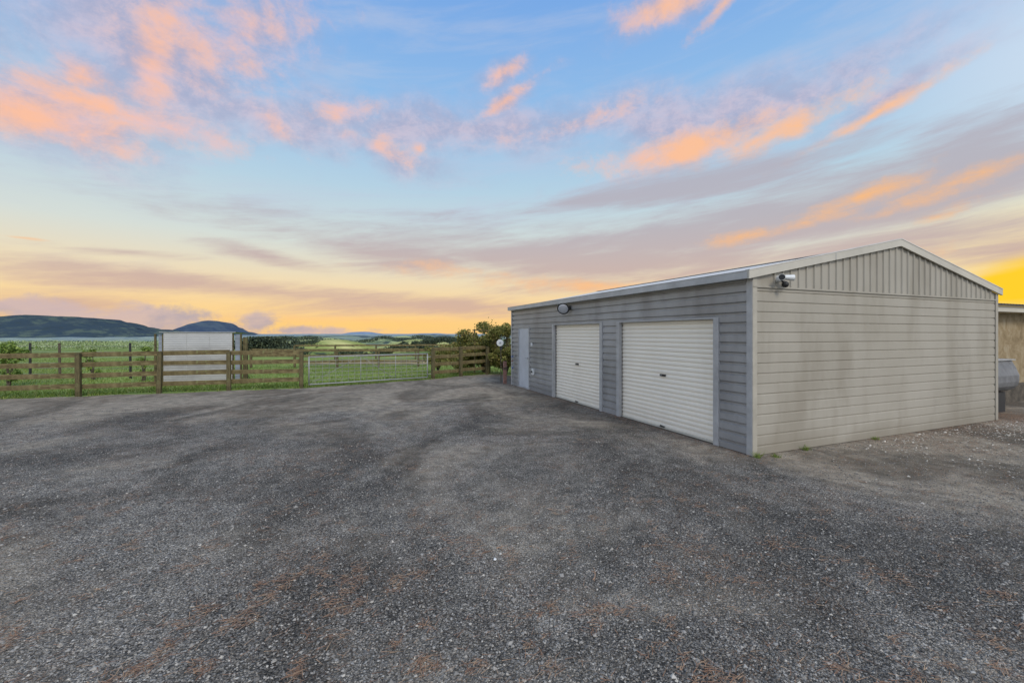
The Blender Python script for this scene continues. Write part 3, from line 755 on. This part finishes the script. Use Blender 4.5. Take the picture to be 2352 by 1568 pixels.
P = []
for k in range(6):
    y0 = 52+k*6; n = 2600; yy = y0+rng.normal(0, .35, n); xx = rng.uniform(-1.35*y0, -.66*y0, n)
    zz = H(xx, yy)+rng.uniform(.1, .6, n)+.08*np.sin(xx*.9+k)
    P.append(np.stack([xx, yy, zz], 1))
o = leaf_mesh('orchard', M_leafD, np.concatenate(P), .11); tag(o, 'pale green orchard rows on the far side of the left paddock', 'orchard', kind='stuff')
P = []; SZ = []
def belt(X0, X1, D0, D1, Yt, n, w=12, sz=1.0, amp=12.0, dp=16.0):
    # trees whose tops undulate by 'amp' pixels below Yt
    f = rng.uniform(0, 1, n); D = D0+(D1-D0)*f; xx = ((X0+(X1-X0)*f)-CX)/F*D; yy = D+rng.normal(0, w, n)
    b = fbm(xx/(D*.022), xx*0+Yt, 70, 3)
    env = np.sin(np.pi*np.clip(f, .02, .98))**.45
    Ytop = Yt+amp*np.clip((.62-b)/.35, 0, 1)+dp*(1-env)
    zt = HC-(Ytop-HY)/F*D
    dep = dp/F*D
    zz = zt-dep*rng.uniform(0, 1, n)**1.2
    P.append(np.stack([xx, yy, zz], 1)); SZ.append(np.full(n, sz))
belt(535, 672, 200, 230, 773, 9000, 6, .5, 14, 30)
belt(860, 1015, 300, 330, 789, 4000, 6, .6, 9, 14)
belt(690, 742, 400, 400, 778, 1500, 6, .6, 6, 10)
belt(960, 1075, 520, 560, 773, 3500, 12, .9, 9, 12)
belt(600, 760, 1000, 1060, 771, 2500, 16, 1.2, 6, 8)
belt(820, 1060, 1060, 1040, 770, 3000, 16, 1.2, 6, 7)
belt(-50, 380, 900, 900, 783, 3500, 30, 1.4, 4, 7)
belt(640, 700, 170, 170, 797, 1400, 3, .35, 7, 16)
belt(770, 860, 180, 184, 804, 1600, 3, .35, 6, 12)
for i in range(22):
    X0 = random.uniform(640, 1080); D = random.uniform(350, 640); belt(X0, X0+random.uniform(5, 26), D, D*random.uniform(.98,1.02), random.uniform(781, 797), 160, 3, .0022*D, 2, 7)
o = leaf_mesh('woodland', M_leafC, np.concatenate(P), np.concatenate(SZ), aspect=.8); tag(o, 'dark tree belts across the distant valley', 'woodland', kind='stuff')

for s, tt_, sz, lab in ((.02, -.06, .09, 'green weed tuft at the foot of the shed corner'), (1.05, -.05, .07, 'small weed tuft at the gable foot, second from the shed corner'), (2.75, -.05, .06, 'small weed tuft at the middle of the gable foot'), (.28, -.14, .05, 'tiny weed in the gravel just right of the corner tuft')):
    q = LW(s, tt_); n = 60; B = rng.normal(0, .03, (n, 3)); B[:,2] = 0
    o = blades('weed', M_grass, B, sz, .008, .7); o.location = q; tag(o, lab, 'weed')
def gp(X, Y): d = F*HC/(Y-HY); return ((X-CX)/F*d, d, 0)
def twig(X, Y, L, ang, lab):
    x, y, _ = gp(X, Y); mb = MB(); p = Vector((0,0,.006)); a = ang
    for i in range(6):
        q = p+Vector((math.cos(a)*L/6, math.sin(a)*L/6, jit(.003))); mb.tube(p, q, .0045-.0005*i, .004-.0005*i, 6); p = q; a += jit(.35)+.1
        if i == 2: mb.tube(p, p+Vector((math.cos(a+.8)*L*.2, math.sin(a+.8)*L*.2, .008)), .003, .0015, 5)
    o = mb.build('twig', simple('twig_bark', (.34,.22,.14), .8), None); o.location = (x, y, .008); tag(o, lab, 'twig')
twig(1362, 1335, .17, 1.0, 'curved brown twig on the gravel in the middle foreground')
twig(1140, 1262, .10, .4, 'short brown twig on the gravel left of the curved twig')
twig(1990, 1110, .12, 1.9, 'short brown twig on the gravel in front of the gable')
x, y, _ = gp(1137, 1287); mb = MB(); mb.dome((0,0,.008), (0,0,1), .013, .7, 8, 3, True); o = mb.build('pebble', M_white, None); o.location = (x, y, .003); tag(o, 'single white pebble on the dark gravel near the middle', 'pebble')

# ------------------------------------------------------------------ sky
W = bpy.data.worlds.new('World'); S.world = W; W.use_nodes = True
T = NT(W.node_tree); T.n.clear()
tc = T.node('ShaderNodeTexCoord'); sx = T.node('ShaderNodeSeparateXYZ'); T.l.new(tc.outputs['Generated'], sx.inputs[0])
x, y, z = sx.outputs
az = T.m('ARCTAN2', x, y); el = T.m('ARCSINE', z)
def cv(a, b, c=0.0):
    n = T.node('ShaderNodeCombineXYZ'); T.put(n.inputs[0], a); T.put(n.inputs[1], b); T.put(n.inputs[2], c); return n.outputs[0]
D_ = lambda d: d/90.0
elp = T.m('DIVIDE', el, math.pi/2, clamp=True)
grad = T.ramp(elp, [(0, lin(250,202,130)), (D_(3), lin(250,210,144)), (D_(6.5), lin(238,217,178)), (D_(11), lin(212,219,212)), (D_(18), lin(180,208,225)), (D_(27), lin(146,189,231)), (D_(38), lin(120,168,228)), (1, lin(130,163,210))])
cool = T.ramp(elp, [(0, lin(210,212,215)), (D_(15), lin(202,208,220)), (D_(40), lin(170,188,218)), (1, lin(130,163,210))])
base = T.mix(T.ss(y, -.2, .35), cool, grad)
def ell(X, Y, rx, ry, ang=0, k=1.0):
    a0 = math.atan((X-CX)/F); e0 = math.atan((HY-Y)/math.hypot(F, X-CX))
    sxx = rx*math.cos(a0)**2/F; syy = ry*math.cos(a0)*math.cos(e0)**2/F
    c, s = math.cos(R(ang)), math.sin(R(ang))
    u = T.m('MULTIPLY_ADD', az, c/sxx, (-a0*c-e0*s)/sxx); u = T.m('MULTIPLY_ADD', el, s/sxx, u)
    v = T.m('MULTIPLY_ADD', az, -s/syy, (a0*s-e0*c)/syy); v = T.m('MULTIPLY_ADD', el, c/syy, v)
    r = T.m('SQRT', T.m('MULTIPLY_ADD', u, u, T.m('MULTIPLY', v, v)))
    return T.m('MULTIPLY_ADD', r, -k, k)
def mx(lst):
    r = lst[0]
    for q in lst[1:]: r = T.m('MAXIMUM', r, q)
    return T.m('MAXIMUM', r, -1.0)
puff = T.noise(cv(az, T.m('MULTIPLY', el, 1.6), 3.1), 6.5, 8, .62, .3)
puff2 = T.noise(cv(T.m('MULTIPLY', az, 1.1), T.m('MULTIPLY', el, 1.6), 8.7), 13.0, 7, .69, .2)
tilt = T.m('MULTIPLY_ADD', az, -.10, el)
strk = T.noise(cv(az, T.m('MULTIPLY', tilt, 6.5), 1.3), 2.6, 7, .60, .35)
strk2 = T.noise(cv(az, T.m('MULTIPLY', tilt, 8.0), 5.9), 6.0, 6, .66, .4)
c = base
c = T.mix(T.ss(mx([ell(2500, 60, 900, 420)]), 0, 1, 0, .7), c, lin(214,226,240))
c = T.mix(T.ss(mx([ell(2500, 560, 1000, 210)]), 0, 1, 0, .8), c, lin(250,222,160))
c = T.mix(T.m('MULTIPLY', T.ss(strk, .43, .72, 0, .45), T.ss(el, 0, .35)), c, lin(190,198,220))
mL = mx([ell(330, 130, 480, 280, -5, 1.2), ell(130, 260, 370, 125, -6, 1.2), ell(600, 80, 220, 150, 0, .9), ell(620, 270, 370, 80, -6, 1.0), ell(1560, 5, 210, 65, 8, 1.0), ell(1150, 170, 95, 50, 22, .8), ell(1160, 235, 125, 42, 26, .8),
         ell(800, 265, 195, 80, -12, .9), ell(1580, 275, 410, 100, -3, 1.1), ell(1780, 255, 455, 75, 12, 1.1), ell(2050, 215, 255, 46, 22, .9), ell(1050, 300, 630, 78, 2, 1.05), ell(850, 335, 330, 55, -12, .8)])
DL = T.ss(T.m('ADD', mL, T.m('MULTIPLY_ADD', puff, 2.2, -1.03)), -.15, 1.15, 0, .86)
c = T.mix(DL, c, T.mix(T.ss(puff2, .36, .64), lin(170,171,198), lin(206,192,208)))
mO = mx([ell(110, 275, 325, 72, -4, 1.25), ell(350, 150, 78, 205, -12, 1.05), ell(380, 290, 290, 52, -5, 1.15), ell(200, 180, 120, 58, 0, 1.05), ell(230, 240, 250, 60, 0, 1.0), ell(530, 95, 245, 125, 20, .72), ell(1530, 12, 170, 50, 6, .85), ell(1660, 12, 90, 25, 30, .75), ell(1160, 165, 68, 28, 28, .78), ell(1160, 232, 105, 20, 28, .78),
         ell(790, 255, 92, 35, 10, .7), ell(650, 305, 58, 27, -40, .55), ell(1590, 340, 310, 54, 4, 1.3), ell(1780, 305, 260, 41, 14, 1.25), ell(2010, 262, 275, 21, 20, 1.05), ell(880, 340, 110, 25, -18, .55), ell(965, 345, 22, 16, 0, .8), ell(1250, 300, 180, 18, 10, .3)])
DO = T.ss(T.m('ADD', mO, T.m('MULTIPLY_ADD', puff2, 2.0, T.m('MULTIPLY_ADD', puff, 1.6, -1.77))), -.1, 1.3, 0, .93)
oc_ = T.mix(T.ss(puff, .37, .60), lin(238,194,188), lin(254,191,154))
oc_ = T.mix(T.ss(az, .1, .6, 0, .6), oc_, lin(254,194,132))
c = T.mix(DO, c, oc_)
mS = mx([ell(1350, 600, 720, 82, -3, 1.2), ell(950, 590, 460, 52, -7), ell(1750, 495, 680, 85, 7, 1.25), ell(1500, 550, 600, 70, 2, 1.2), ell(2080, 465, 520, 85, 12, 1.25), ell(2250, 345, 380, 110, 8, 1.2), ell(650, 672, 620, 32, -3, 1.2), ell(900, 700, 460, 26, 0), ell(600, 585, 180, 26, -10, 1.0), ell(1600, 425, 420, 42, 4, 1.2),
         ell(1950, 575, 460, 65, 6, 1.2), ell(300, 580, 200, 12, 0, .7), ell(200, 700, 330, 30, 2), ell(1200, 555, 440, 34, -2, .8), ell(2320, 575, 280, 36, 4)])
DS = T.ss(T.m('ADD', mS, T.m('MULTIPLY_ADD', strk, 2.6, T.m('MULTIPLY_ADD', strk2, 1.5, -1.80))), -.1, 1.25, 0, .9)
scol = T.ramp(T.m('DIVIDE', el, R(30), clamp=True), [(0, lin(216,174,148)), (.2, lin(202,172,160)), (.45, lin(182,175,182)), (1, lin(172,179,200))])
c = T.mix(DS, c, scol)
mT = mx([ell(1350, 655, 640, 26, -4), ell(1650, 660, 440, 30, 2, 1.1), ell(1100, 625, 240, 20, -6, .8), ell(1980, 450, 240, 34, 16, .95), ell(2200, 420, 250, 32, 20, .75), ell(1700, 545, 120, 22, 8, .85), ell(1880, 610, 260, 30, 5, .9), ell(60, 547, 90, 6, 0, 1.0), ell(850, 735, 420, 16, 0, .7), ell(2150, 500, 160, 26, 10, .8)])
DT_ = T.ss(T.m('ADD', mT, T.m('MULTIPLY_ADD', strk, 2.0, T.m('MULTIPLY_ADD', puff2, 1.8, -2.0))), -.05, 1.2, 0, .85)
c = T.mix(DT_, c, T.mix(T.ss(az, -.2, .6), lin(249,192,140), lin(254,187,116)))
mG = mx([ell(2420, 645, 360, 80, 4)])
c = T.mix(T.ss(T.m('ADD', mG, T.m('MULTIPLY_ADD', strk, 1.2, -.45)), 0, .65, 0, 1), c, lin(255,206,24))
c = T.mix(T.ss(mx([ell(800, 745, 700, 26)]), 0, 1, 0, .55), c, lin(255,204,110))
mK = mx([ell(120, 722, 190, 40, -8), ell(370, 735, 120, 38), ell(590, 742, 48, 28), ell(20, 700, 60, 22), ell(250, 745, 200, 28), ell(480, 755, 160, 18, 0, .8), ell(700, 760, 160, 10, 0, .6)])
DK = T.ss(T.m('ADD', mK, T.m('MULTIPLY_ADD', puff2, 2.6, -1.15)), -.1, .7, 0, .75)
c = T.mix(DK, c, T.mix(T.ss(puff, .4, .6), lin(158,154,180), lin(200,178,182)))
SUN_EL, SUN_ROT = R(42), R(150)
sk = T.node('ShaderNodeTexSky', sky_type='NISHITA'); sk.sun_disc = False; sk.sun_elevation = SUN_EL; sk.sun_rotation = SUN_ROT
back = T.ss(y, .2, -.4, 1.0, 1.75)
sc = T.node('ShaderNodeVectorMath', operation='SCALE'); T.l.new(c, sc.inputs[0]); T.l.new(back, sc.inputs['Scale'])
bg = T.node('ShaderNodeBackground'); T.l.new(sc.outputs[0], bg.inputs[0]); bg.inputs[1].default_value = 1.0
bg2 = T.node('ShaderNodeBackground'); T.l.new(sk.outputs[0], bg2.inputs[0]); bg2.inputs[1].default_value = .004
ad = T.node('ShaderNodeAddShader'); T.l.new(bg.outputs[0], ad.inputs[0]); T.l.new(bg2.outputs[0], ad.inputs[1])
out = T.node('ShaderNodeOutputWorld'); T.l.new(ad.outputs[0], out.inputs[0])
try: W.cycles.sampling_method = 'NONE'
except Exception as e: print(e)

sun = bpy.data.lights.new('Sun', 'SUN'); sun.energy = 1.9; sun.angle = R(18); sun.color = (1, .91, .78)
so = bpy.data.objects.new('Sun', sun); COL.objects.link(so)
dirv = Vector((math.sin(SUN_ROT)*math.cos(SUN_EL), math.cos(SUN_ROT)*math.cos(SUN_EL), math.sin(SUN_EL)))
so.rotation_euler = dirv.to_track_quat('Z', 'Y').to_euler()

cam = bpy.data.cameras.new('Camera'); cam.sensor_width = 36; cam.lens = 36*F/2352; cam.clip_end = 40000; cam.clip_start = .05
cam.shift_y = -18/2352
co = bpy.data.objects.new('Camera', cam); COL.objects.link(co); co.location = (0, 0, HC); co.rotation_euler = (R(90), 0, 0)
S.camera = co
S.view_settings.view_transform = 'Standard'; S.view_settings.look = 'None'; S.view_settings.exposure = 0
